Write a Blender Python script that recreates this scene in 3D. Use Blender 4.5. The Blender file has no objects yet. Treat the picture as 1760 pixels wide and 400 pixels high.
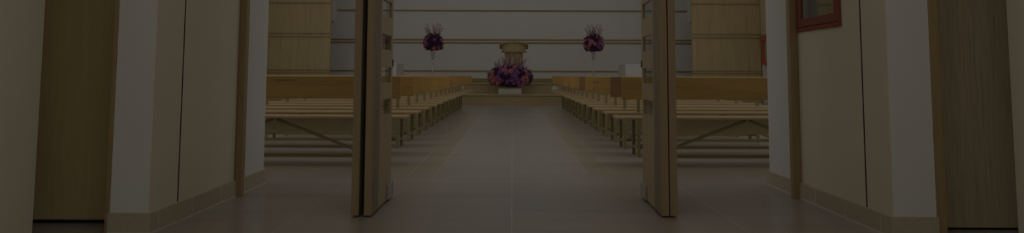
import bpy, bmesh, math, random
from mathutils import Vector, Matrix, Euler

random.seed(11)
scene = bpy.context.scene
col = scene.collection

# ------------------------------------------------------------------ materials
def lin(c):
    c = c / 255.0
    return c / 12.92 if c <= 0.04045 else ((c + 0.055) / 1.055) ** 2.4

def new_mat(name):
    m = bpy.data.materials.new(name)
    m.use_nodes = True
    nt = m.node_tree
    b = nt.nodes['Principled BSDF']
    return m, nt, b

def N(nt, kind, **kw):
    n = nt.nodes.new(kind)
    for k, v in kw.items():
        if hasattr(n, k):
            setattr(n, k, v)
        else:
            n.inputs[k].default_value = v
    return n

def rgba(c):
    return (c[0], c[1], c[2], 1.0)

def ramp(nt, stops):
    r = nt.nodes.new('ShaderNodeValToRGB')
    el = r.color_ramp.elements
    el[0].position, el[0].color = stops[0][0], rgba(stops[0][1])
    el[1].position, el[1].color = stops[-1][0], rgba(stops[-1][1])
    for p, c in stops[1:-1]:
        e = el.new(p)
        e.color = rgba(c)
    return r

def plain(name, c, rough=0.6, spec=0.3, noise=0.03, scale=6.0, metal=0.0):
    """Painted / coated surface with a faint mottling."""
    m, nt, b = new_mat(name)
    tc = N(nt, 'ShaderNodeTexCoord')
    nz = N(nt, 'ShaderNodeTexNoise', Scale=scale, Detail=3.0)
    nt.links.new(tc.outputs['Object'], nz.inputs['Vector'])
    lo = [x * (1 - noise) for x in c]
    hi = [min(1, x * (1 + noise)) for x in c]
    r = ramp(nt, [(0.3, lo), (0.7, hi)])
    nt.links.new(nz.outputs['Fac'], r.inputs['Fac'])
    nt.links.new(r.outputs['Color'], b.inputs['Base Color'])
    b.inputs['Roughness'].default_value = rough
    b.inputs['Specular IOR Level'].default_value = spec
    b.inputs['Metallic'].default_value = metal
    return m

def wood(name, c, dark, scale, rough=0.4, spec=0.4, vary=0.0, fine=0.5, knots=False):
    """Wood; scale is the noise stretch per axis (small = along the grain)."""
    m, nt, b = new_mat(name)
    tc = N(nt, 'ShaderNodeTexCoord')
    oi = N(nt, 'ShaderNodeObjectInfo')
    off = N(nt, 'ShaderNodeVectorMath', operation='SCALE')
    comb = N(nt, 'ShaderNodeCombineXYZ')
    for i in range(3):
        nt.links.new(oi.outputs['Random'], comb.inputs[i])
    nt.links.new(comb.outputs[0], off.inputs[0])
    off.inputs['Scale'].default_value = 37.0
    add = N(nt, 'ShaderNodeVectorMath', operation='ADD')
    nt.links.new(tc.outputs['Object'], add.inputs[0])
    nt.links.new(off.outputs[0], add.inputs[1])
    mp = N(nt, 'ShaderNodeMapping')
    mp.inputs['Scale'].default_value = scale
    nt.links.new(add.outputs[0], mp.inputs['Vector'])
    n1 = N(nt, 'ShaderNodeTexNoise', Scale=1.0, Detail=5.0, Roughness=0.6, Distortion=0.4)
    nt.links.new(mp.outputs[0], n1.inputs['Vector'])
    n2 = N(nt, 'ShaderNodeTexNoise', Scale=4.5, Detail=2.0)
    nt.links.new(mp.outputs[0], n2.inputs['Vector'])
    mx = N(nt, 'ShaderNodeMath', operation='MULTIPLY_ADD')
    nt.links.new(n2.outputs['Fac'], mx.inputs[0])
    mx.inputs[1].default_value = fine
    sub = N(nt, 'ShaderNodeMath', operation='MULTIPLY')
    nt.links.new(n1.outputs['Fac'], sub.inputs[0])
    sub.inputs[1].default_value = 1.0 - fine
    nt.links.new(sub.outputs[0], mx.inputs[2])
    r = ramp(nt, [(0.3, dark), (0.52, c), (0.75, [min(1, x * 1.12) for x in c])])
    nt.links.new(mx.outputs[0], r.inputs['Fac'])
    out = r.outputs['Color']
    if knots:
        mp2 = N(nt, 'ShaderNodeMapping')
        mp2.inputs['Scale'].default_value = (1.0, 3.0, 9.0)
        nt.links.new(add.outputs[0], mp2.inputs['Vector'])
        v = N(nt, 'ShaderNodeTexVoronoi', Scale=0.9)
        nt.links.new(mp2.outputs[0], v.inputs['Vector'])
        kr = ramp(nt, [(0.03, (0.35, 0.3, 0.3)), (0.16, (1, 1, 1))])
        nt.links.new(v.outputs['Distance'], kr.inputs['Fac'])
        km = N(nt, 'ShaderNodeMix', data_type='RGBA', blend_type='MULTIPLY')
        km.inputs['Factor'].default_value = 1.0
        nt.links.new(out, km.inputs['A'])
        nt.links.new(kr.outputs['Color'], km.inputs['B'])
        out = km.outputs['Result']
    if vary:
        h = N(nt, 'ShaderNodeHueSaturation')
        mr = N(nt, 'ShaderNodeMapRange')
        nt.links.new(oi.outputs['Random'], mr.inputs['Value'])
        mr.inputs['To Min'].default_value = 1 - vary
        mr.inputs['To Max'].default_value = 1 + vary
        nt.links.new(mr.outputs[0], h.inputs['Value'])
        nt.links.new(out, h.inputs['Color'])
        out = h.outputs['Color']
    nt.links.new(out, b.inputs['Base Color'])
    b.inputs['Roughness'].default_value = rough
    b.inputs['Specular IOR Level'].default_value = spec
    return m

def math_node(nt, op, a, bb=None, c=None):
    n = nt.nodes.new('ShaderNodeMath')
    n.operation = op
    for i, v in enumerate((a, bb, c)):
        if v is None:
            continue
        if isinstance(v, (int, float)):
            n.inputs[i].default_value = v
        else:
            nt.links.new(v, n.inputs[i])
    return n.outputs[0]

def floor_mat():
    m, nt, b = new_mat('stone_floor')
    tc = N(nt, 'ShaderNodeTexCoord')
    sp = N(nt, 'ShaderNodeSeparateXYZ')
    nt.links.new(tc.outputs['Object'], sp.inputs[0])
    X, Y = sp.outputs['X'], sp.outputs['Y']
    M = lambda *a: math_node(nt, *a)
    ax = M('ABSOLUTE', X)
    # veining of the stone, running across the aisle
    mp = N(nt, 'ShaderNodeMapping')
    mp.inputs['Scale'].default_value = (0.55, 5.5, 1)
    nt.links.new(tc.outputs['Object'], mp.inputs['Vector'])
    nz = N(nt, 'ShaderNodeTexNoise', Scale=1.0, Detail=6.0, Roughness=0.62, Distortion=0.3)
    nt.links.new(mp.outputs[0], nz.inputs['Vector'])
    base = ramp(nt, [(0.3, (0.30, 0.272, 0.232)), (0.5, (0.35, 0.321, 0.279)), (0.72, (0.38, 0.352, 0.31))])
    nt.links.new(nz.outputs['Fac'], base.inputs['Fac'])
    # tile to tile tone
    tile = N(nt, 'ShaderNodeCombineXYZ')
    nt.links.new(M('FLOOR', M('DIVIDE', X, 1.22)), tile.inputs[0])
    nt.links.new(M('FLOOR', M('DIVIDE', Y, 0.61)), tile.inputs[1])
    wn = N(nt, 'ShaderNodeTexWhiteNoise')
    nt.links.new(tile.outputs[0], wn.inputs['Vector'])
    mr = N(nt, 'ShaderNodeMapRange')
    nt.links.new(wn.outputs['Value'], mr.inputs['Value'])
    mr.inputs['To Min'].default_value = 0.955
    mr.inputs['To Max'].default_value = 1.035
    hs = N(nt, 'ShaderNodeHueSaturation')
    nt.links.new(base.outputs['Color'], hs.inputs['Color'])
    nt.links.new(mr.outputs[0], hs.inputs['Value'])
    # sand coloured border strips
    def between(v, lo, hi):
        return M('MULTIPLY', M('GREATER_THAN', v, lo), M('LESS_THAN', v, hi))
    s1 = M('MULTIPLY', between(ax, 0.62, 0.83), between(Y, 6.74, 22.0))
    s2 = M('MULTIPLY', M('GREATER_THAN', ax, 0.62), between(Y, 6.74, 7.30))
    s3 = M('MULTIPLY', between(Y, 4.22, 4.62), M('LESS_THAN', ax, 1.82))
    s = M('MAXIMUM', M('MAXIMUM', s1, s2), M('MULTIPLY', s3, 0.55))
    sand = ramp(nt, [(0.3, (0.315, 0.275, 0.19)), (0.7, (0.365, 0.32, 0.225))])
    nt.links.new(nz.outputs['Fac'], sand.inputs['Fac'])
    mix = N(nt, 'ShaderNodeMix', data_type='RGBA')
    nt.links.new(M('MULTIPLY', s, 0.8), mix.inputs['Factor'])
    nt.links.new(hs.outputs['Color'], mix.inputs['A'])
    nt.links.new(sand.outputs['Color'], mix.inputs['B'])
    # pale joints
    def joint(v, period, w):
        f = M('ABSOLUTE', M('SUBTRACT', M('FRACT', M('ADD', M('DIVIDE', v, period), 0.5)), 0.5))
        return M('LESS_THAN', f, w / period)
    jx = M('MULTIPLY', joint(X, 0.61, 0.0028), M('MAXIMUM', M('LESS_THAN', ax, 0.1), M('MULTIPLY', M('GREATER_THAN', ax, 1.0), M('MAXIMUM', M('LESS_THAN', ax, 1.6), M('GREATER_THAN', Y, 6.2)))))
    jy = M('MULTIPLY', joint(Y, 0.61, 0.0022), 0.18)
    js = M('MAXIMUM', M('LESS_THAN', M('ABSOLUTE', M('SUBTRACT', ax, 0.62)), 0.003),
           M('LESS_THAN', M('ABSOLUTE', M('SUBTRACT', ax, 0.83)), 0.003))
    js = M('MULTIPLY', js, M('GREATER_THAN', Y, 6.74))
    j = M('MAXIMUM', M('MAXIMUM', M('MULTIPLY', jx, 0.75), jy), M('MULTIPLY', js, 0.7))
    mix2 = N(nt, 'ShaderNodeMix', data_type='RGBA')
    nt.links.new(j, mix2.inputs['Factor'])
    nt.links.new(mix.outputs['Result'], mix2.inputs['A'])
    mix2.inputs['B'].default_value = (0.58, 0.555, 0.50, 1)
    nt.links.new(mix2.outputs['Result'], b.inputs['Base Color'])
    b.inputs['Roughness'].default_value = 0.3
    b.inputs['Specular IOR Level'].default_value = 0.55
    return m

def skirting_mat():
    m, nt, b = new_mat('stone_skirting')
    tc = N(nt, 'ShaderNodeTexCoord')
    nz = N(nt, 'ShaderNodeTexNoise', Scale=38.0, Detail=4.0, Roughness=0.7)
    nt.links.new(tc.outputs['Object'], nz.inputs['Vector'])
    r = ramp(nt, [(0.3, (0.455, 0.40, 0.285)), (0.7, (0.55, 0.49, 0.36))])
    nt.links.new(nz.outputs['Fac'], r.inputs['Fac'])
    sp = N(nt, 'ShaderNodeSeparateXYZ')
    nt.links.new(tc.outputs['Object'], sp.inputs[0])
    f = math_node(nt, 'ABSOLUTE', math_node(nt, 'SUBTRACT', math_node(nt, 'FRACT', math_node(nt, 'DIVIDE', sp.outputs['Y'], 0.45)), 0.5))
    jy = math_node(nt, 'LESS_THAN', f, 0.009)
    jz = math_node(nt, 'LESS_THAN', sp.outputs['Z'], 0.010)
    mix = N(nt, 'ShaderNodeMix', data_type='RGBA')
    nt.links.new(math_node(nt, 'MULTIPLY', math_node(nt, 'MAXIMUM', jy, jz), 0.85), mix.inputs['Factor'])
    nt.links.new(r.outputs['Color'], mix.inputs['A'])
    mix.inputs['B'].default_value = (0.70, 0.665, 0.585, 1)
    nt.links.new(mix.outputs['Result'], b.inputs['Base Color'])
    b.inputs['Roughness'].default_value = 0.6
    return m

def glass_mat(name, tint=(0.93, 0.95, 0.94), ior=1.85, milk=0.0, two_sided=False):
    """Thin clear glazing: fresnel mix of see-through and mirror reflection."""
    m = bpy.data.materials.new(name)
    m.use_nodes = True
    nt = m.node_tree
    nt.nodes.clear()
    o = nt.nodes.new('ShaderNodeOutputMaterial')
    t = nt.nodes.new('ShaderNodeBsdfTransparent')
    t.inputs['Color'].default_value = rgba(tint)
    g = nt.nodes.new('ShaderNodeBsdfGlossy')
    g.inputs['Roughness'].default_value = 0.03
    fr = nt.nodes.new('ShaderNodeFresnel')
    fr.inputs['IOR'].default_value = ior
    mx = nt.nodes.new('ShaderNodeMixShader')
    fac = fr.outputs[0]
    if two_sided:                      # both faces of the pane reflect
        fac = math_node(nt, 'DIVIDE', math_node(nt, 'MULTIPLY', fac, 2.0), math_node(nt, 'ADD', fac, 1.0))
    geo = nt.nodes.new('ShaderNodeNewGeometry')
    fac = math_node(nt, 'MULTIPLY', fac, math_node(nt, 'SUBTRACT', 1.0, geo.outputs['Backfacing']))
    nt.links.new(fac, mx.inputs[0])
    body = t.outputs[0]
    if milk:
        d = nt.nodes.new('ShaderNodeBsdfDiffuse')
        d.inputs['Color'].default_value = (0.9, 0.9, 0.88, 1)
        m2 = nt.nodes.new('ShaderNodeMixShader')
        m2.inputs[0].default_value = milk
        nt.links.new(body, m2.inputs[1])
        nt.links.new(d.outputs[0], m2.inputs[2])
        body = m2.outputs[0]
    nt.links.new(body, mx.inputs[1])
    nt.links.new(g.outputs[0], mx.inputs[2])
    nt.links.new(mx.outputs[0], o.inputs['Surface'])
    return m

MAT = {
    'white': plain('white_paint', (0.74, 0.725, 0.70), 0.75, 0.2, 0.015, 1.5),
    'white_near': plain('off_white_paint', (0.74, 0.725, 0.70), 0.75, 0.2, 0.02, 1.5),
    'beige': plain('beige_panel_laminate', (0.74, 0.69, 0.54), 0.6, 0.25, 0.02, 2.0),
    'shadow_gap': plain('dark_joint_and_shade', (0.035, 0.025, 0.02), 0.8, 0.1),  # real panel joints, and the painted shade below the two plain doors
    'olive': wood('olive_door_laminate', (0.68, 0.55, 0.27), (0.64, 0.51, 0.25), (14, 14, 0.8), 0.55, 0.25),
    'brown_door': wood('brown_door_veneer', (0.66, 0.54, 0.35), (0.48, 0.385, 0.24), (16, 16, 0.9), 0.5, 0.3),
    'leaf': wood('folding_door_veneer', (0.50, 0.39, 0.225), (0.42, 0.325, 0.185), (30, 30, 0.9), 0.45, 0.35),
    'leaf_edge': wood('folding_door_edge_veneer', (0.40, 0.29, 0.165), (0.35, 0.25, 0.14), (30, 30, 0.9), 0.45, 0.35),
    'stile': wood('folding_door_stile_veneer', (0.31, 0.25, 0.165), (0.19, 0.15, 0.10), (60, 60, 0.4), 0.45, 0.35),
    'trim': wood('door_post_wood', (0.385, 0.275, 0.14), (0.33, 0.235, 0.115), (25, 25, 0.8), 0.45, 0.35),
    'panel': wood('wall_panel_veneer', (0.52, 0.41, 0.21), (0.40, 0.31, 0.15), (7, 7, 0.35), 0.5, 0.3),
    'panel_light': plain('light_tan_panel', (0.60, 0.49, 0.30), 0.6, 0.25),
    'band': wood('wall_band_wood', (0.36, 0.27, 0.125), (0.30, 0.22, 0.10), (0.8, 20, 20), 0.45, 0.3),
    'stage': wood('platform_wood', (0.42, 0.33, 0.18), (0.35, 0.27, 0.14), (0.9, 14, 14), 0.45, 0.35),
    'lectern': wood('lectern_wood', (0.46, 0.37, 0.20), (0.38, 0.30, 0.155), (9, 9, 0.6), 0.5, 0.3),
    'bench': wood('bench_wood', (0.43, 0.265, 0.08), (0.335, 0.20, 0.058), (1.1, 16, 16), 0.38, 0.4, 0.09, 0.45, True),
    'bench_dark': wood('dark_bench_wood', (0.26, 0.15, 0.07), (0.21, 0.118, 0.052), (1.1, 16, 16), 0.38, 0.4, 0.05, 0.45),
    'seat': wood('bench_seat_wood', (0.46, 0.335, 0.165), (0.38, 0.27, 0.125), (1.1, 16, 16), 0.38, 0.4, 0.07, 0.45),
    'apron': plain('bench_panel_coating', (0.80, 0.71, 0.45), 0.55, 0.3, 0.05, 9),
    'frame': plain('bench_frame_coating', (0.29, 0.235, 0.11), 0.4, 0.4, 0.04, 9),
    'bolt': plain('dark_bolt', (0.06, 0.05, 0.04), 0.4, 0.4),
    'plate': plain('brushed_pivot_plate', (0.42, 0.40, 0.36), 0.4, 0.5),
    'steel': plain('dark_lock_steel', (0.08, 0.075, 0.07), 0.35, 0.5),
    'red': plain('red_cabinet_paint', (0.31, 0.07, 0.045), 0.6, 0.15, 0.04),
    'red_door': plain('dull_red_cabinet_door', (0.26, 0.085, 0.06), 0.6, 0.15, 0.04),
    'red_bright': plain('bright_red_cabinet', (0.60, 0.09, 0.05), 0.4, 0.4, 0.04),
    'cab_inside': plain('cabinet_lining', (0.55, 0.53, 0.50), 0.6, 0.3),
    'hose': plain('canvas_hose', (0.80, 0.78, 0.72), 0.9, 0.1, 0.1, 60),
    'brass': plain('brass_fitting', (0.45, 0.33, 0.14), 0.35, 0.5, 0.03, 6, 0.6),
    'grey': plain('grey_cabinet_back', (0.42, 0.41, 0.39), 0.5, 0.3),
    'glass': glass_mat('clear_glazing'),
    'pane': glass_mat('door_pane_glazing', (0.95, 0.96, 0.95), 1.6, 0.0, True),
    'glass_mirror': glass_mat('reflective_glazing', (0.9, 0.92, 0.91), 9.0),
    'vase': glass_mat('vase_glass', (0.72, 0.74, 0.73), 2.2, 0.4),
    'block': plain('white_block_paint', (0.62, 0.605, 0.58), 0.6, 0.3, 0.01),
    'speaker': plain('white_speaker_shell', (0.78, 0.76, 0.73), 0.5, 0.3, 0.01),
    'planter': plain('pale_planter', (0.55, 0.54, 0.50), 0.5, 0.3, 0.05),
    'pink': plain('pink_petals', (0.80, 0.36, 0.39), 0.7, 0.2, 0.15, 30),
    'violet': plain('violet_petals', (0.50, 0.24, 0.53), 0.7, 0.2, 0.15, 30),
    'purple': plain('dark_purple_petals', (0.165, 0.07, 0.15), 0.75, 0.15, 0.2, 30),
    'leaf_green': plain('green_leaves', (0.20, 0.25, 0.10), 0.6, 0.3, 0.2, 20),
    'sprig': plain('mauve_sprig_buds', (0.30, 0.13, 0.22), 0.7, 0.2, 0.15, 30),
    'stem': plain('brown_green_stem', (0.10, 0.10, 0.05), 0.7, 0.2),
    'paper': plain('white_paper_cup', (0.72, 0.72, 0.68), 0.6, 0.2),
    'bag': plain('pale_green_white_plastic', (0.52, 0.56, 0.47), 0.4, 0.4, 0.1, 30),
    'floor': floor_mat(),
    'skirting': skirting_mat(),
    'ceiling': plain('ceiling_paint', (0.78, 0.76, 0.73), 0.8, 0.2, 0.01),
}

# ------------------------------------------------------------------ mesh helpers
class MB:
    def __init__(self):
        self.bm = bmesh.new()

    def box(self, x0, x1, y0, y1, z0, z1, bev=0.0):
        vs = [self.bm.verts.new((x, y, z)) for z in (z0, z1) for y in (y0, y1) for x in (x0, x1)]
        F = [(0, 2, 3, 1), (4, 5, 7, 6), (0, 1, 5, 4), (2, 6, 7, 3), (0, 4, 6, 2), (1, 3, 7, 5)]
        fs = [self.bm.faces.new([vs[i] for i in f]) for f in F]
        if bev:
            es = list({e for f in fs for e in f.edges})
            bmesh.ops.bevel(self.bm, geom=es, offset=bev, segments=2, affect='EDGES', profile=0.5)
        return self

    def prism(self, pts, z0, z1):
        lo = [self.bm.verts.new((x, y, z0)) for x, y in pts]
        hi = [self.bm.verts.new((x, y, z1)) for x, y in pts]
        n = len(pts)
        for i in range(n):
            j = (i + 1) % n
            self.bm.faces.new((lo[i], lo[j], hi[j], hi[i]))
        self.bm.faces.new(list(reversed(lo)))
        self.bm.faces.new(hi)
        return self

    def bar(self, a, b, w, h=None, bev=0.0):
        """rectangular bar from a to b, w wide, h thick"""
        a, b = Vector(a), Vector(b)
        h = h or w
        d = (b - a)
        L = d.length
        q = d.to_track_quat('X', 'Z').to_matrix().to_4x4()
        M = Matrix.Translation((a + b) / 2) @ q
        n0 = len(self.bm.verts)
        tmp = MB().box(-L / 2, L / 2, -w / 2, w / 2, -h / 2, h / 2, bev)
        self.merge(tmp, M)
        return self

    def merge(self, other, M=Matrix()):
        mp = {}
        for v in other.bm.verts:
            mp[v] = self.bm.verts.new(M @ v.co)
        for f in other.bm.faces:
            self.bm.faces.new([mp[v] for v in f.verts])
        other.bm.free()
        return self

    def lathe(self, prof, seg=24, ang=(0, 2 * math.pi), c=(0, 0, 0)):
        a0, a1 = ang
        full = abs(a1 - a0 - 2 * math.pi) < 1e-6
        n = seg if full else seg + 1
        rings = []
        for r, z in prof:
            rings.append([self.bm.verts.new((c[0] + r * math.cos(a0 + (a1 - a0) * i / seg),
                                             c[1] + r * math.sin(a0 + (a1 - a0) * i / seg), c[2] + z)) for i in range(n)])
        for k in range(len(rings) - 1):
            for i in range(seg):
                j = (i + 1) % n
                self.bm.faces.new((rings[k][i], rings[k][j], rings[k + 1][j], rings[k + 1][i]))
        if prof[0][0] > 1e-5 and full:
            self.bm.faces.new(list(reversed(rings[0])))
        if prof[-1][0] > 1e-5 and full:
            self.bm.faces.new(rings[-1])
        return self

    def tube(self, pts, r, seg=6):
        pts = [Vector(p) for p in pts]
        rings = []
        for i, p in enumerate(pts):
            d = (pts[min(i + 1, len(pts) - 1)] - pts[max(i - 1, 0)]).normalized()
            q = d.to_track_quat('Z', 'Y')
            rr = r[i] if isinstance(r, (list, tuple)) else r
            rings.append([self.bm.verts.new(p + q @ Vector((rr * math.cos(2 * math.pi * k / seg), rr * math.sin(2 * math.pi * k / seg), 0))) for k in range(seg)])
        for a, b in zip(rings, rings[1:]):
            for k in range(seg):
                self.bm.faces.new((a[k], a[(k + 1) % seg], b[(k + 1) % seg], b[k]))
        self.bm.faces.new(list(reversed(rings[0])))
        self.bm.faces.new(rings[-1])
        return self

    def ball(self, c, r, seg=8, sc=(1, 1, 1)):
        M = Matrix.Translation(c) @ Matrix.Diagonal((*sc, 1))
        bmesh.ops.create_uvsphere(self.bm, u_segments=seg, v_segments=max(4, seg // 2 + 1), radius=r, matrix=M)
        return self

    def build(self, name, mat, parent=None, smooth=False, loc=None, recalc=True):
        if recalc:
            bmesh.ops.recalc_face_normals(self.bm, faces=self.bm.faces[:])
        me = bpy.data.meshes.new(name)
        self.bm.to_mesh(me)
        self.bm.free()
        me.materials.append(mat)
        if smooth:
            for p in me.polygons:
                p.use_smooth = True
        o = bpy.data.objects.new(name, me)
        col.objects.link(o)
        if parent:
            o.parent = parent
        if loc:
            o.location = loc
        return o

def tag(o, label=None, cat=None, group=None, kind=None):
    if label: o['label'] = label
    if cat: o['category'] = cat
    if group: o['group'] = group
    if kind: o['kind'] = kind
    return o

def empty(name, loc=(0, 0, 0), rz=0.0):
    o = bpy.data.objects.new(name, None)
    o.empty_display_size = 0.1
    col.objects.link(o)
    o.location = loc
    o.rotation_euler = (0, 0, rz)
    return o

def copy_tree(o, parent=None):
    c = o.copy()
    col.objects.link(c)
    if parent:
        c.parent = parent
    for ch in [x for x in bpy.data.objects if x.parent == o]:
        copy_tree(ch, c)
    return c

def struct(name, mb, mat, label, cat, parent=None):
    o = mb.build(name, mat, parent)
    return tag(o, label, cat, None, 'structure')

# ------------------------------------------------------------------ room shell
YB = 27.5          # back wall of the chapel
struct('floor', MB().box(-8.2, 8.2, -1.5, 28.0, -0.12, 0.0), MAT['floor'],
       'pale grey stone tile floor running down the centre aisle', 'floor')
struct('ceiling', MB().box(-8.2, 8.2, 6.15, 28.0, 6.2, 6.35), MAT['ceiling'], 'white chapel ceiling high above the benches', 'ceiling')
struct('ceiling_vestibule', MB().box(-4.0, 4.0, -1.5, 6.15, 3.0, 3.2), MAT['ceiling'],
       'white ceiling of the vestibule before the folding doors', 'ceiling')
struct('wall_back', MB().box(-8.2, 8.2, YB, YB + 0.3, 0.0, 6.2), MAT['white'],
       'white chapel end wall behind the lectern with wood bands', 'wall')
struct('wall_chapel_left', MB().box(-8.0, -7.65, 6.3, YB, 0.0, 6.2), MAT['white'], 'white side wall on the left of the benches', 'wall')
struct('wall_chapel_right', MB().box(7.65, 8.0, 6.3, YB, 0.0, 6.2), MAT['white'], 'white side wall on the right of the benches', 'wall')
struct('wall_upper_right', MB().box(7.615, 7.648, 18.0, 24.98, 2.06, 6.0), MAT['panel_light'],
       'light tan upper cladding on the right chapel side wall', 'wall')
struct('trim_1', MB().box(7.585, 7.648, 18.0, 24.98, 1.985, 2.03, 0.004).box(7.585, 7.648, 18.0, 24.98, 1.885, 1.925, 0.004),
       MAT['band'], 'pair of wood bands along the right chapel side wall', 'trim')
# rear wall of the chapel (beside and above the doorway)
struct('wall_rear_left', MB().box(-8.0, -2.30, 6.101, 6.30, 0.0, 6.2), MAT['white'], 'white rear chapel wall left of the doorway', 'wall')
struct('wall_rear_right', MB().box(2.40, 8.0, 6.129, 6.30, 0.0, 6.2), MAT['white'], 'white rear chapel wall right of the doorway', 'wall')
struct('wall_over_doorway', MB().box(-2.30, 2.40, 6.16, 6.30, 3.0, 6.2), MAT['white'], 'white wall above the folding doors', 'wall')
struct('wall_vestibule_back', MB().box(-4.0, 4.0, -1.5, -1.3, 0.0, 3.0), MAT['white'], 'white wall behind the viewpoint', 'wall')

XL, XR = -1.832, 1.910
# left side of the doorway
struct('wall_left', MB().box(-2.027, XL - 0.022, 4.217, 4.53, 0.0, 3.0).box(-2.30, XL - 0.022, 4.53, 5.50, 0.0, 3.0).box(-2.30, XL, 5.50, 6.10, 0.0, 3.0)
       .box(-2.028, XL - 0.004, 4.19, 4.216, 0.0, 3.0), MAT['white_near'],
       'white pier on the left of the folding doorway', 'wall')
struct('wall_panel_left', MB().box(XL - 0.021, XL, 4.192, 4.541, 0.0, 3.0).box(XL - 0.021, XL, 4.563, 5.455, 0.0, 3.0), MAT['beige'],
       'beige laminate cladding on the inner face of the left pier', 'wall panel')
struct('trim_2', MB().box(XL - 0.021, XL - 0.003, 4.541, 4.563, 0.0, 3.0), MAT['shadow_gap'],
       'dark vertical joint between the beige panels on the left', 'joint')
struct('baseboard_left', MB().prism([(-2.032, 4.178), (XL + 0.016, 4.178), (XL + 0.016, 6.119), (-2.30, 6.119), (-2.30, 6.102),
                                     (XL + 0.001, 6.102), (XL + 0.001, 4.191), (-2.032, 4.191)], 0.0, 0.105), MAT['skirting'],
       'brown stone skirting around the left pier', 'skirting')
struct('trim_3', MB().box(XL - 0.03, XL + 0.046, 5.465, 5.528, 0.0, 3.0, 0.003), MAT['trim'],
       'wooden door post standing against the left pier', 'door post')
# right side of the doorway; an opening is left for the hose cabinet
CY0, CY1, CZ0, CZ1 = 4.735, 5.43, 1.11, 1.89
struct('wall_right', MB().box(2.12, 2.40, 4.45, 5.50, 0.0, 3.0).box(XR, 2.40, 5.50, 6.128, 0.0, 3.0)
       .box(XR + 0.004, 2.127, 4.160, 4.216, 0.0, 3.0), MAT['white_near'],
       'white pier on the right of the folding doorway', 'wall')
pr = MB()
pr.box(XR, XR + 0.021, 4.162, 4.457, 0.0, 3.0)
pr.box(XR, XR + 0.021, 4.479, CY0, 0.0, 3.0)
pr.box(XR, XR + 0.021, CY0, CY1, 0.0, CZ0)
pr.box(XR, XR + 0.021, CY0, CY1, CZ1, 3.0)
pr.box(XR, XR + 0.021, CY1, 5.455, 0.0, 3.0)
struct('wall_panel_right', pr, MAT['beige'], 'beige laminate cladding on the inner face of the right pier', 'wall panel')
struct('trim_4', MB().box(XR + 0.003, XR + 0.021, 4.457, 4.479, 0.0, 3.0), MAT['shadow_gap'],
       'dark vertical joint between the beige panels on the right', 'joint')
struct('baseboard_right', MB().prism([(2.133, 4.148), (XR - 0.016, 4.148), (XR - 0.016, 6.147), (2.40, 6.147), (2.40, 6.130),
                                      (XR - 0.001, 6.130), (XR - 0.001, 4.161), (2.133, 4.161)], 0.0, 0.103), MAT['skirting'],
       'brown stone skirting around the right pier', 'skirting')
struct('trim_5', MB().box(XR - 0.052, XR + 0.03, 5.46, 5.523, 0.0, 3.0, 0.003), MAT['trim'],
       'wooden door post standing against the right pier', 'door post')
# near side walls and the two plain doors in the recesses
struct('wall_near_left', MB().box(-2.45, -2.304, -1.3, 4.0, 0.0, 3.0), MAT['beige'], 'beige panel wall at the far left edge of the view', 'wall')
struct('wall_near_right', MB().box(2.435, 2.60, -1.3, 4.0, 0.0, 3.0), MAT['beige'], 'beige panel wall at the far right edge of the view', 'wall')
struct('wall_recess_left', MB().box(-3.4, -2.30, 4.60, 4.70, 0.0, 3.0).box(-3.4, -3.3, 3.9, 4.6, 0, 3.0).box(-3.4, -2.45, 3.9, 4.0, 0, 3.0), MAT['white_near'],
       'wall behind the olive door', 'wall')
struct('wall_recess_right', MB().box(2.40, 3.5, 4.60, 4.70, 0.0, 3.0).box(3.4, 3.5, 3.9, 4.6, 0, 3.0).box(2.6, 3.5, 3.9, 4.0, 0, 3.0), MAT['white_near'],
       'wall behind the brown wood grained door', 'wall')
struct('door_5', MB().box(-2.98, -2.052, 4.47, 4.515, 0.020, 2.6, 0.003), MAT['olive'], 'olive brown flush door left of the white pier', 'door')
struct('door_6', MB().box(2.185, 3.10, 4.375, 4.42, 0.012, 2.6, 0.003), MAT['brown_door'], 'dark brown wood grained door right of the white pier', 'door')
struct('trim_6', MB().box(-2.050, -2.029, 4.183, 4.52, 0.0, 2.66, 0.002), MAT['trim'], 'narrow wooden frame beside the olive door', 'door frame')
struct('trim_7', MB().box(2.129, 2.182, 4.163, 4.44, 0.0, 2.66, 0.003), MAT['trim'], 'wooden frame beside the dark brown door', 'door frame')
struct('gap_shade_left', MB().box(-2.98, -2.052, 4.516, 4.599, 0.0, 0.04), MAT['shadow_gap'], 'dark strip painting the shade under the olive door', 'painted shade')  # black strip stands in for the shade in the gap below the door
struct('gap_shade_right', MB().box(2.185, 3.10, 4.421, 4.50, 0.0, 0.016), MAT['shadow_gap'], 'dark strip painting the shade under the dark brown door', 'painted shade')  # same painted shade for the thinner gap on the right

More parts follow.
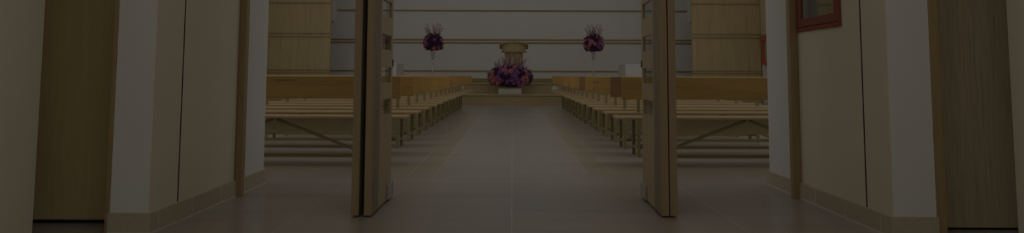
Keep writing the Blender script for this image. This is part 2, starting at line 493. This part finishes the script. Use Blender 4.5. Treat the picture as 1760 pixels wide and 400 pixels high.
# ------------------------------------------------------------------ folding door leaves
LT, LW, LH = 0.041, 0.735, 2.62       # thickness, width, height
WZ = [(0.552, 0.648), (0.752, 0.848), (0.958, 1.055), (1.172, 1.270), (1.385, 1.482), (1.60, 1.70), (1.82, 1.92), (2.04, 2.14)]
WY0, WY1 = 0.285, 0.675
def leaf(name, label, inner, plate):
    """x 0..LT, y 0 (near edge)..LW; inner = +1 when the aisle side is +x"""
    r = empty(name)
    tag(r, label, 'folding door leaf', 'folding door leaves', 'structure')
    m = MB()
    z = 0.012
    m.box(0, LT, 0.004, WY0, z, LH)
    m.box(0, LT, WY1, LW, z, LH)
    for a, b in WZ:
        m.box(0, LT, WY0, WY1, z, a)
        z = b
    m.box(0, LT, WY0, WY1, z, LH)
    m.build('leaf_panel', MAT['leaf'], r)
    MB().box(-0.0006, LT + 0.0006, 0.0, 0.006, 0.010, LH).build('edge_strip', MAT['leaf_edge'], r)
    sx = (LT, LT + 0.002) if inner > 0 else (-0.002, 0)
    s = MB()
    for ya, yb in ((0.0, 0.046), (0.052, 0.080), (0.087, 0.115), (0.122, 0.165), (0.172, 0.235)):
        s.box(sx[0], sx[1], ya, yb, 0.012, LH)
    s.build('stile', MAT['stile'], r)
    for a, b in WZ:
        pc = LT - 0.012 if inner > 0 else 0.012
        MB().box(pc - 0.003, pc + 0.003, WY0, WY1, a, b).build('window_pane', MAT['pane'], r)
    if plate:
        px = (LT, LT + 0.012) if inner > 0 else (-0.012, 0)
        p = MB().box(px[0], px[1], 0.56, LW + 0.022, 0.012, 0.105, 0.003)
        p.box(px[0] - (0.02 if inner > 0 else 0), px[1] + (0 if inner > 0 else 0.02), LW, LW + 0.022, 0.012, 0.105, 0.003)
        p.build('pivot_plate', MAT['plate'], r)
        hz = 0.886
        MB().box(px[0] * 0.5 + (LT * 0.5 if inner > 0 else 0), px[1] * 0.5 + (LT * 0.5 if inner > 0 else 0), LW - 0.02, LW + 0.004, hz - 0.03, hz + 0.015, 0.001).build('lock_plate', MAT['steel'], r)
    return r
l = leaf('door_1', 'outer folding door leaf of the left pair, nearer the left pier', 1, False); l.location = (-0.908, 4.695, 0)
l = leaf('door_2', 'inner folding door leaf of the left pair, facing the aisle', 1, True); l.location = (-0.836, 4.695, 0)
l = leaf('door_3', 'inner folding door leaf of the right pair, facing the aisle', -1, True); l.location = (0.851, 4.715, 0); l.rotation_euler.z = math.radians(-0.9)
l = leaf('door_4', 'outer folding door leaf of the right pair, nearer the right pier', -1, False); l.location = (0.901, 4.715, 0); l.rotation_euler.z = math.radians(-0.9)

# ------------------------------------------------------------------ hose cabinet in the right pier
def cabinet():
    r = empty('hose_cabinet', (XR, 4.72, 1.092))
    tag(r, 'red framed glass cabinet set into the beige panel of the right pier', 'cabinet')
    W, H = 0.725, 0.84
    f = MB()
    for b in ((0.0, W, 0.0, 0.026), (0.0, W, H - 0.026, H)):
        f.box(-0.012, 0.02, b[0], b[1], b[2], b[3], 0.002)
    f.box(-0.012, 0.02, 0.0, 0.024, 0.026, H - 0.026, 0.002)
    f.box(-0.012, 0.02, W - 0.024, W, 0.026, H - 0.026, 0.002)
    f.build('frame', MAT['red'], r)
    d = MB()
    y0, y1, z0, z1 = 0.027, W - 0.027, 0.030, H - 0.030
    d.box(-0.009, 0.010, y0, y1, z0, 0.084, 0.002)
    d.box(-0.009, 0.010, y0, y1, z1 - 0.06, z1, 0.002)
    d.box(-0.009, 0.010, y0, 0.094, 0.084, z1 - 0.06, 0.002)
    d.box(-0.009, 0.010, 0.645, y1, 0.084, z1 - 0.06, 0.002)
    dd = d.build('door', MAT['red_door'], r)
    MB().box(-0.002, 0.003, 0.092, 0.647, 0.082, z1 - 0.058).build('glass_pane', MAT['glass_mirror'], dd)
    i = MB()
    i.box(0.19, 0.20, 0.02, W - 0.02, 0.022, H - 0.022)
    i.box(0.021, 0.19, 0.02, 0.024, 0.022, H - 0.022)
    i.box(0.021, 0.19, W - 0.024, W - 0.02, 0.022, H - 0.022)
    i.box(0.021, 0.19, 0.024, W - 0.024, 0.022, 0.026)
    i.box(0.021, 0.19, 0.024, W - 0.024, H - 0.026, H - 0.022)
    i.build('lining', MAT['cab_inside'], r)
    h = MB()
    for k in range(6):
        yy = 0.24 + 0.022 * k
        h.tube([(0.12, yy, 0.75), (0.12, yy, 0.13), (0.12, yy + 0.011, 0.118), (0.12, yy + 0.022, 0.13), (0.12, yy + 0.022, 0.75)], 0.010, 6)
    h.build('folded_hose', MAT['hose'], r, True)
    MB().lathe([(0.012, 0.0), (0.018, 0.02), (0.016, 0.18), (0.026, 0.22), (0.026, 0.27), (0.012, 0.28)], 12, c=(0.12, 0.17, 0.20)).build('nozzle', MAT['brass'], r, True)
    MB().box(0.16, 0.185, 0.44, 0.62, 0.03, 0.45, 0.004).build('back_board', MAT['grey'], r)
    return r
cabinet()
r = empty('wall_cabinet', (7.65, 24.06, 1.15))
tag(r, 'red framed glass cabinet on the white side wall by the wood panel', 'cabinet')
m = MB()
for b in ((0, 0.68, 0, 0.09), (0, 0.68, 0.73, 0.82), (0, 0.09, 0.09, 0.73), (0.59, 0.68, 0.09, 0.73)):
    m.box(-0.10, -0.001, b[0], b[1], b[2], b[3], 0.004)
m.build('frame', MAT['red_bright'], r)
MB().box(-0.03, -0.002, 0.09, 0.59, 0.09, 0.73).build('back', MAT['panel_light'], r)
MB().box(-0.085, -0.080, 0.09, 0.59, 0.09, 0.73).build('glass_pane', MAT['glass'], r)

# ------------------------------------------------------------------ chapel end wall: bands, panels, speakers
def band(name, z0, z1, x0, x1, label):
    struct(name, MB().box(x0, x1, YB - 0.035, YB, z0, z1, 0.006), MAT['band'], label, 'trim')
band('trim_10', 2.955, 3.00, -5.93, 5.90, 'topmost wood band on the white end wall')
band('trim_11', 1.972, 2.015, -7.6, 7.6, 'upper wood band of the pair behind the flowers')
band('trim_12', 1.872, 1.915, -7.6, 7.6, 'lower wood band of the pair behind the flowers')
band('trim_13', 0.925, 0.965, -7.6, 7.6, 'low wood band on the white end wall')
band('baseboard_back', 0.56, 0.70, -5.4, 5.4, 'wood skirting of the end wall above the platform')
def wood_screen(name, x0, x1, dz, label):
    r = empty(name, ((x0 + x1) / 2, 25.0, 0))
    tag(r, label, 'wall panel', None, 'structure')
    w = (x1 - x0) / 2
    MB().box(-w, w, 0.0, 0.12, 0.0, 6.0, 0.004).build('panel', MAT['panel'], r)
    for z0, z1 in ((2.985, 3.02), (2.055, 2.085), (1.95, 1.98), (0.935, 0.965), (0.86, 0.885)):
        MB().box(-w, w, -0.022, 0.0, z0 + dz, z1 + dz, 0.003).build('band', MAT['band'], r)
    return r
wood_screen('wall_panel_wood_left', -7.64, -5.595, -0.005, 'tall oak coloured wall panel with bands, left of the white end wall')
wood_screen('wall_panel_wood_right', 5.515, 7.61, 0.005, 'tall oak coloured wall panel with bands, right of the white end wall')
def speaker(x, z, label):
    r = empty('column_speaker', (x, YB, z))
    tag(r, label, 'speaker', 'column speakers on the end wall')
    MB().box(-0.065, 0.065, -0.12, -0.001, 0.0, 1.1, 0.012).build('case', MAT['speaker'], r)
    MB().box(-0.05, 0.05, -0.126, -0.119, 0.05, 1.05, 0.003).build('grille', MAT['speaker'], r)
    MB().box(-0.07, 0.07, -0.11, -0.001, -0.03, 0.0, 0.004).build('bracket', MAT['planter'], r)
speaker(-6.10, 2.62, 'slim white column speaker high beside the left wood panel')
speaker(6.04, 2.62, 'slim white column speaker high beside the right wood panel')

# ------------------------------------------------------------------ platform
struct('floor_platform_step', MB().box(-5.4, 5.4, 22.02, 24.0, 0.0, 0.255).box(-5.42, 5.42, 21.99, 24.0, 0.256, 0.28, 0.006), MAT['stage'],
       'low wooden platform step below the flowers', 'platform')
struct('floor_platform', MB().box(-5.4, 5.4, 24.0, YB, 0.0, 0.533).box(-5.42, 5.42, 23.97, YB, 0.534, 0.56, 0.006), MAT['stage'],
       'upper wooden platform carrying the lectern', 'platform')
def white_block(x0, x1, label):
    r = empty('white_plinth', ((x0 + x1) / 2, 23.15, 0.28))
    tag(r, label, 'plinth', 'white plinths on the platform step')
    w = abs(x1 - x0) / 2
    MB().box(-w + 0.015, w - 0.015, -0.735, 0.735, 0.0, 0.80, 0.004).build('body', MAT['block'], r)
    MB().box(-w + 0.010, w - 0.010, -0.74, 0.74, 0.80, 0.838, 0.004).build('top_slab', MAT['block'], r)
white_block(-4.30, -3.165, 'white block plinth behind the left benches')
white_block(3.085, 4.25, 'white block plinth behind the right benches')

# ------------------------------------------------------------------ lectern
def lectern():
    r = empty('lectern', (0.045, 25.5, 0.56))
    tag(r, 'tan wooden lectern with rounded slanted top behind the large flowers', 'lectern')
    # column: rounded front (towards the benches), flat back
    c = MB()
    R = 0.285
    prof = [(math.pi + math.pi * i / 20) for i in range(21)]
    def halfprism(mb, R, dep, z0f, z1f, yb):
        lo, hi = [], []
        for a in prof:
            x, y = R * math.cos(a), dep * math.sin(a)
            lo.append(mb.bm.verts.new((x, y, z0f(y))))
            hi.append(mb.bm.verts.new((x, y, z1f(y))))
        for x in (R, -R):
            lo.append(mb.bm.verts.new((x, yb, z0f(yb))))
            hi.append(mb.bm.verts.new((x, yb, z1f(yb))))
        n = len(lo)
        for i in range(n):
            j = (i + 1) % n
            mb.bm.faces.new((lo[i], lo[j], hi[j], hi[i]))
        mb.bm.faces.new(list(reversed(lo)))
        mb.bm.faces.new(hi)
        return mb
    halfprism(c, R, 0.20, lambda y: 0.06, lambda y: 0.955, 0.18)
    c.build('column', MAT['lectern'], r)
    halfprism(MB(), 0.36, 0.28, lambda y: 0.0, lambda y: 0.06, 0.25).build('plinth', MAT['lectern'], r)
    MB().box(-0.004, 0.004, -0.203, -0.195, 0.06, 0.955).build('centre_groove', MAT['band'], r)
    sl = 0.27
    top = lambda y: 1.155 - sl * y          # rises towards the benches
    halfprism(MB(), 0.372, 0.32, lambda y: 0.985, lambda y: top(y) - 0.012, 0.25).build('desk_drum', MAT['lectern'], r)
    halfprism(MB(), 0.405, 0.35, lambda y: 0.955, lambda y: 0.985, 0.27).build('drum_lip', MAT['band'], r)
    halfprism(MB(), 0.447, 0.395, lambda y: top(y) - 0.012, lambda y: top(y) + 0.040, 0.28).build('desk_top', MAT['lectern'], r)
lectern()

# ------------------------------------------------------------------ flowers
def petal_mesh(name, mat, layers, seed):
    """A rounded bloom about 1 m across: rings of cupped petals (scaled when placed)."""
    rnd = random.Random(seed)
    m = MB()
    for (n, r0, r1, tilt, w) in layers:
        off = rnd.random()
        for k in range(n):
            a = 2 * math.pi * (k + off) / n + rnd.uniform(-.1, .1)
            R = Matrix.Rotation(a, 3, 'Z')
            rows = []
            for i in range(4):
                t = i / 3
                rad = r0 + (r1 - r0) * math.sin(t * math.pi / 2) * math.cos(tilt)
                z = (r1) * (t ** 1.4) * math.sin(tilt) + rnd.uniform(-.01, .01)
                hw = w * (0.35 + 0.9 * math.sin(t * 2.3 + 0.25)) * 0.5
                rows.append([m.bm.verts.new(R @ Vector((rad - (0.06 if s else 0), s * hw, z + (0.06 if s else 0)))) for s in (-1, 0, 1)])
            for p, q in zip(rows, rows[1:]):
                for s in range(2):
                    m.bm.faces.new((p[s], p[s + 1], q[s + 1], q[s]))
    m.ball((0, 0, -0.02), 0.20, 8)
    return m.build(name, mat, None, True, None, False)

ROSE = [(6, 0.04, 0.50, 0.15, 0.55), (5, 0.03, 0.42, 0.55, 0.5), (5, 0.02, 0.32, 0.95, 0.4), (3, 0.0, 0.24, 1.25, 0.3)]
CARN = [(9, 0.03, 0.50, 0.1, 0.36), (8, 0.03, 0.46, 0.45, 0.34), (7, 0.02, 0.40, 0.8, 0.3), (6, 0.0, 0.36, 1.15, 0.26)]
proto = {
    'pink': ('rose', petal_mesh('rose', MAT['pink'], ROSE, 1)),
    'violet': ('carnation', petal_mesh('carnation', MAT['violet'], CARN, 2)),
    'purple': ('chrysanthemum', petal_mesh('chrysanthemum', MAT['purple'], CARN, 3)),
}
bloom_data = {}
for k, (nm, o) in proto.items():
    bloom_data[k] = (nm, o.data)
    bpy.data.objects.remove(o)

def bloom(kind, parent, p, nrm, size, rnd):
    nm, me = bloom_data[kind]
    o = bpy.data.objects.new(nm, me)
    col.objects.link(o)
    o.parent = parent
    q = Vector(nrm).to_track_quat('Z', 'Y') @ Euler((0, 0, rnd.uniform(0, 6))).to_quaternion()
    o.rotation_mode = 'QUATERNION'
    o.rotation_quaternion = q
    o.location = p
    o.scale = (size, size, size * 1.1)

def sprig(parent, base, tip, rnd, buds=15, br=0.016):
    base, tip = Vector(base), Vector(tip)
    side = Vector((rnd.uniform(-1, 1), rnd.uniform(-1, 1), 0)) * 0.05
    pts = [base.lerp(tip, t) + side * math.sin(t * math.pi) for t in (0, .2, .4, .6, .8, 1)]
    m = MB().tube(pts, [0.006, .005, .0045, .004, .003, .002], 5)
    s = m.build('sprig', MAT['stem'], parent, True)
    b = MB()
    for i in range(buds):
        t = 0.30 + 0.70 * i / (buds - 1)
        c = base.lerp(tip, t) + side * math.sin(t * math.pi)
        a = i * 2.4
        rr = 0.046 * (1.25 - 0.7 * t)
        b.ball(c + Vector((rr * math.cos(a), rr * math.sin(a), rnd.uniform(-.005, .012))), br * (1.3 - 0.55 * t), 6, (1, 1, 1.25))
    b.build('bud', MAT['sprig'], s, True)['kind'] = 'stuff'

def leaves(parent, fn, n, size, rnd):
    m = MB()
    for i in range(n):
        p, nrm = fn(i)
        p, nrm = Vector(p), Vector(nrm).normalized()
        d = (nrm + Vector((rnd.uniform(-1, 1), rnd.uniform(-1, 1), rnd.uniform(-.8, 1))) * 0.7).normalized()
        sd = d.cross(Vector((rnd.uniform(-1, 1), rnd.uniform(-1, 1), rnd.uniform(-1, 1)))).normalized()
        up = d.cross(sd)
        L = size * rnd.uniform(0.7, 1.3)
        w = L * 0.2
        v = [m.bm.verts.new(x) for x in (p, p + d * L * .4 + sd * w + up * w * .4, p + d * L * .4, p + d * L * .4 - sd * w + up * w * .4, p + d * L)]
        m.bm.faces.new((v[0], v[1], v[2])); m.bm.faces.new((v[0], v[2], v[3]))
        m.bm.faces.new((v[1], v[4], v[2])); m.bm.faces.new((v[2], v[4], v[3]))
    o = m.build('foliage', MAT['leaf_green'], parent, False, None, False)
    o['kind'] = 'stuff'

def bouquet(name, label, loc, rad, n, pinks, violets, size, seed, sprigs, tipf, nleaf):
    rnd = random.Random(seed)
    r = empty(name, loc)
    tag(r, label, 'flowers', 'flower arrangements before the end wall')
    rx, ry, rz = rad
    # dark inner mass
    c = MB()
    bmesh.ops.create_icosphere(c.bm, subdivisions=3, radius=1.0)
    for v in c.bm.verts:
        s = 0.86 + rnd.uniform(-.05, .05)
        v.co = Vector((v.co.x * rx * s, v.co.y * ry * s, v.co.z * rz * s))
    c.build('flower_foam', MAT['purple'], r, True)
    pts = []
    ga = math.pi * (3 - math.sqrt(5))
    for i in range(n):
        z = 1 - 2 * (i + .5) / n
        q = math.sqrt(1 - z * z)
        a = ga * i
        p = Vector((q * math.cos(a), q * math.sin(a), z))
        if p.z < -0.72: continue
        pts.append(p)
    front = [i for i, p in enumerate(pts) if p.y < 0.25]
    back = [i for i in range(len(pts)) if i not in front]
    rnd.shuffle(front)
    kinds = {}
    for i in front[:pinks]: kinds[i] = 'pink'
    for i in front[pinks:pinks + violets]: kinds[i] = 'violet'
    rnd.shuffle(back)
    for i in back[:pinks // 2]: kinds[i] = 'pink'
    for i in back[pinks // 2:pinks]: kinds[i] = 'violet'
    for i, p in enumerate(pts):
        pos = Vector((p.x * rx, p.y * ry, p.z * rz)) * 0.93
        nr = Vector((p.x / rx, p.y / ry, p.z / rz)).normalized()
        k = kinds.get(i, 'purple')
        bloom(k, r, pos, nr, size * rnd.uniform(0.88, 1.15) * (1.0 if k != 'purple' else 1.08), rnd)
    def lf(i):
        z = rnd.uniform(-0.6, 1)
        a = rnd.uniform(0, 2 * math.pi)
        q = math.sqrt(1 - z * z)
        p = Vector((q * math.cos(a), q * math.sin(a), z))
        return Vector((p.x * rx, p.y * ry, p.z * rz)) * 0.95, p
    leaves(r, lf, nleaf, size * 0.75, rnd)
    for i in range(sprigs):
        b, t = tipf(i, rnd)
        sprig(r, b, t, rnd)
    return r

# large arrangement in a planter on the platform step
PX, PY = -0.055, 23.35
r = empty('flower_planter', (-0.065, PY, 0.28))
tag(r, 'pale rectangular planter under the large flower arrangement', 'planter')
m = MB().box(-0.315, 0.315, -0.15, 0.15, 0.0, 0.02, 0.003)
for b in ((-0.325, 0.325, -0.16, -0.145), (-0.325, 0.325, 0.145, 0.16), (-0.325, -0.31, -0.145, 0.145), (0.31, 0.325, -0.145, 0.145)):
    m.box(b[0], b[1], b[2], b[3], 0.0, 0.15, 0.003)
m.build('planter_wall', MAT['planter'], r)
MB().box(-0.312, 0.312, -0.147, 0.147, 0.02, 0.135).build('foam', MAT['leaf_green'], r)
bouquet('flower_arrangement', 'wide mound of purple and pink flowers in the planter before the lectern', (PX, PY, 0.755), (0.64, 0.36, 0.335),
        150, 24, 34, 0.138, 5, 11,
        lambda i, rnd: ((-0.30 + 0.06 * i, 0.05, 0.2), (-0.42 + 0.085 * i + rnd.uniform(-.03, .03), 0.05 + rnd.uniform(-.08, .08), [0.42, 0.50, 0.58, 0.52, 0.68, 0.62, 0.66, 0.54, 0.57, 0.45, 0.50][i])), 150)

# tall glass vases with round bouquets
def tall_vase(x, label):
    r = empty('glass_vase', (x, 25.5, 0.56))
    tag(r, label, 'vase', 'tall glass vases')
    MB().lathe([(0.13, 0.0), (0.135, 0.012), (0.05, 0.03), (0.022, 0.06), (0.018, 0.16), (0.032, 0.20), (0.018, 0.24), (0.03, 0.28),
                (0.016, 0.34), (0.034, 0.40), (0.016, 0.45), (0.022, 0.55), (0.016, 0.62), (0.045, 0.69), (0.018, 0.73)], 16).build('stem', MAT['vase'], r, True)
    MB().lathe([(0.018, 0.731), (0.045, 0.76), (0.05, 0.85), (0.056, 0.91), (0.082, 0.955), (0.077, 0.955), (0.05, 0.91), (0.043, 0.85), (0.03, 0.775), (0.0, 0.77)], 16).build('trumpet', MAT['vase'], r, True)
tall_vase(-2.485, 'tall glass vase left of the lectern')
tall_vase(2.525, 'tall glass vase right of the lectern')
def tips(i, rnd):
    x = [-0.27, -0.20, -0.12, -0.04, 0.03, 0.13, 0.21, 0.28][i]
    z = [0.48, 0.60, 0.42, 0.60, 0.52, 0.62, 0.58, 0.46][i]
    return (x * 0.4, 0, 0.1), (x, rnd.uniform(-.12, .12), z)
bouquet('flower_bouquet', 'round purple and pink bouquet on the tall vase left of the lectern', (-2.475, 25.5, 1.80), (0.30, 0.30, 0.285),
        72, 9, 11, 0.134, 21, 8, tips, 60)
bouquet('flower_bouquet', 'round purple and pink bouquet on the tall vase right of the lectern', (2.54, 25.5, 1.79), (0.30, 0.30, 0.285),
        72, 10, 12, 0.134, 33, 8, tips, 60)

# ------------------------------------------------------------------ benches
BX0, BX1 = 1.25, 2.98          # leg positions across, for the right hand side
SX0, SX1 = 0.93, 3.32          # seat
KX0, KX1 = 0.975, 3.28         # backrest
LD = 0.33                      # rear leg to front leg
def make_bench(sign, dark=False):
    """origin at the rear leg line on the floor; y runs towards the platform"""
    s = sign
    r = empty('wooden_bench')
    def bx(m, x0, x1, *a):
        return m.box(min(s * x0, s * x1), max(s * x0, s * x1), *a)
    bx(MB(), SX0, SX1, -0.022, 0.350, 0.416, 0.438, 0.005).build('seat', MAT['seat'], r)
    b = bx(MB(), KX0, KX1, 0.017, 0.040, 0.592, 0.790, 0.006)
    b.build('backrest', MAT['bench_dark'] if dark else MAT['bench'], r)
    bx(MB(), BX0 + 0.06, BX1 - 0.06, LD - 0.035, LD - 0.020, 0.268, 0.410, 0.003).build('apron_panel', MAT['apron'], r)
    t = 0.016
    for x in (BX0, BX1):
        bx(MB(), x - t, x + t, -t, t, 0.0, 0.735, 0.003).build('leg', MAT['frame'], r)
        bx(MB(), x - t, x + t, LD - t, LD + t, 0.0, 0.414, 0.003).build('leg', MAT['frame'], r)
        bx(MB(), x - 0.012, x + 0.012, t, LD - t, 0.070, 0.098, 0.002).build('side_stretcher', MAT['frame'], r)
        bx(MB(), x - 0.012, x + 0.012, t, LD - t, 0.388, 0.414, 0.002).build('seat_bearer', MAT['frame'], r)
    mid = LD / 2 - 0.03
    bx(MB(), BX0 + 0.013, BX1 - 0.013, mid - 0.014, mid + 0.014, 0.070, 0.098, 0.002).build('stretcher', MAT['frame'], r)
    xc = (BX0 + BX1) / 2
    for x in (BX0 + 0.03, BX1 - 0.03):
        dx = 0.02 if x < xc else -0.02
        MB().bar((s * x, mid - 0.02, 0.100), (s * (xc - dx), mid - 0.02, 0.402), 0.026, 0.024, 0.002).build('brace', MAT['frame'], r)
    bx(MB(), xc - 0.035, xc + 0.035, mid - 0.04, mid + 0.02, 0.404, 0.4155, 0.002).build('brace_bracket', MAT['bolt'], r)
    return r
ordinal = ['nearest', 'second', 'third', 'fourth', 'fifth', 'sixth', 'seventh', 'eighth', 'ninth', 'tenth', 'eleventh', 'twelfth', 'thirteenth', 'fourteenth', 'farthest']
Y0, DY = 7.235, 0.916
for side, sg in (('left', -1), ('right', 1)):
    first = make_bench(sg)
    darkb = make_bench(sg, True) if sg > 0 else None
    used = set()
    for i in range(15):
        dk = sg > 0 and i in (1, 5)
        src = darkb if dk else first
        o = src if src not in used else copy_tree(src)
        used.add(src)
        o.location = ((0.0 if sg > 0 else -0.012) + random.uniform(-.006, .006), Y0 + DY * i + random.uniform(-.015, .015), 0)
        o.rotation_euler.z = random.uniform(-.003, .003) + sg * 0.010
        lab = '%s-backed wooden bench, %s from the doors on the %s of the aisle' % (
            'dark' if dk else 'honey', ordinal[i], side)
        tag(o, lab, 'bench', 'benches on the %s of the aisle' % side)

# small things left on the last benches
r = empty('paper_cup', (-1.235, Y0 + DY * 14 + 0.12, 0.438))
tag(r, 'small white paper cup standing on the last bench left of the aisle', 'cup')
MB().lathe([(0.0, 0.0), (0.028, 0.0), (0.036, 0.095), (0.033, 0.095), (0.026, 0.006), (0.0, 0.006)], 16).build('cup_wall', MAT['paper'], r, True)
MB().lathe([(0.033, 0.095), (0.038, 0.092), (0.038, 0.101), (0.033, 0.101), (0.033, 0.095)], 16).build('rim', MAT['paper'], r, True)
r = empty('plastic_bag', (1.06, Y0 + DY * 14 + 0.12, 0.438))
tag(r, 'crumpled pale plastic bag lying on the last bench right of the aisle', 'bag')
rb = random.Random(4)
m = MB()
bmesh.ops.create_icosphere(m.bm, subdivisions=3, radius=1.0)
for v in m.bm.verts:
    k = 1 + rb.uniform(-.12, .12)
    z = max(v.co.z * k, -0.45)
    v.co = Vector((v.co.x * 0.085 * k, v.co.y * 0.07 * k, (z + 0.45) * 0.078))
m.build('bag_body', MAT['bag'], r)
m = MB()
for sx in (-1, 1):
    m.tube([(sx * 0.02, 0, 0.095), (sx * 0.045, 0.01, 0.118), (sx * 0.075, 0.0, 0.100), (sx * 0.09, 0, 0.06)], 0.007, 6)
m.build('bag_handle', MAT['bag'], r, True)

# ------------------------------------------------------------------ light
def area(name, loc, sx, sy, power, color=(1, 0.99, 0.985), rot=(0, 0, 0)):
    d = bpy.data.lights.new(name, 'AREA')
    d.shape = 'RECTANGLE'
    d.size, d.size_y = sx, sy
    d.energy = power
    d.color = color
    o = bpy.data.objects.new(name, d)
    col.objects.link(o)
    o.location = loc
    o.rotation_euler = rot
    return o
for ix in (-4.6, 0.0, 4.6):
    for iy in (8.6, 13.4, 18.2, 23.0):
        area('ceiling_lamp', (ix, iy, 6.15), 4.2, 4.4, 62)
for ix in (-3.6, 3.6):
    area('added_rear_fill', (ix, 6.55, 4.3), 6.0, 2.4, 245, (1, 0.99, 0.985), (math.radians(68), 0, 0))  # added fill, no known fixture; lifts bench backs and end wall
for sx in (-1, 1):
    area('added_side_fill', (sx * 7.5, 14.5, 1.9), 15.0, 1.4, 240, (1, 0.99, 0.985), (math.radians(84), 0, math.radians(90 * sx)))  # added low fill along the sides, brightens the floor under the benches
for iy, pw in ((0.4, 62), (2.2, 62), (5.0, 14)):
    area('vestibule_lamp', (0.0, iy, 2.96), 3.4, 0.9, pw)

w = bpy.data.worlds.new('World')
scene.world = w
w.use_nodes = True
w.node_tree.nodes['Background'].inputs[0].default_value = (0.9, 0.88, 0.84, 1)
w.node_tree.nodes['Background'].inputs[1].default_value = 0.15

# ------------------------------------------------------------------ camera
F, TH = 1400.0, 0.0933
cd = bpy.data.cameras.new('Camera')
cam = bpy.data.objects.new('Camera', cd)
col.objects.link(cam)
cd.sensor_width = 36.0
cd.sensor_fit = 'HORIZONTAL'
cd.lens = F / 1760 * 36.0
cam.location = (0, 0, 0.80)
R = Matrix.Rotation(math.pi / 2 + TH, 4, 'X') @ Matrix.Rotation(math.radians(0.2), 4, 'Z')
cam.rotation_euler = R.to_euler()
yp = 129.5 - F * math.tan(TH)
cd.shift_y = (yp - 200.0) / 1760.0
cd.shift_x = -(0.98) / 1760.0
cd.clip_end = 100
scene.camera = cam

vs = scene.view_settings
vs.view_transform = 'Standard'
vs.look = 'None'
vs.gamma = 1.0
vs.use_curve_mapping = False
vs.exposure = -3.0
try:
    scene.cycles.use_denoising = True
    scene.cycles.max_bounces = 8
    scene.cycles.diffuse_bounces = 5
    scene.cycles.transparent_max_bounces = 16
    scene.cycles.sample_clamp_indirect = 6.0
except Exception:
    pass
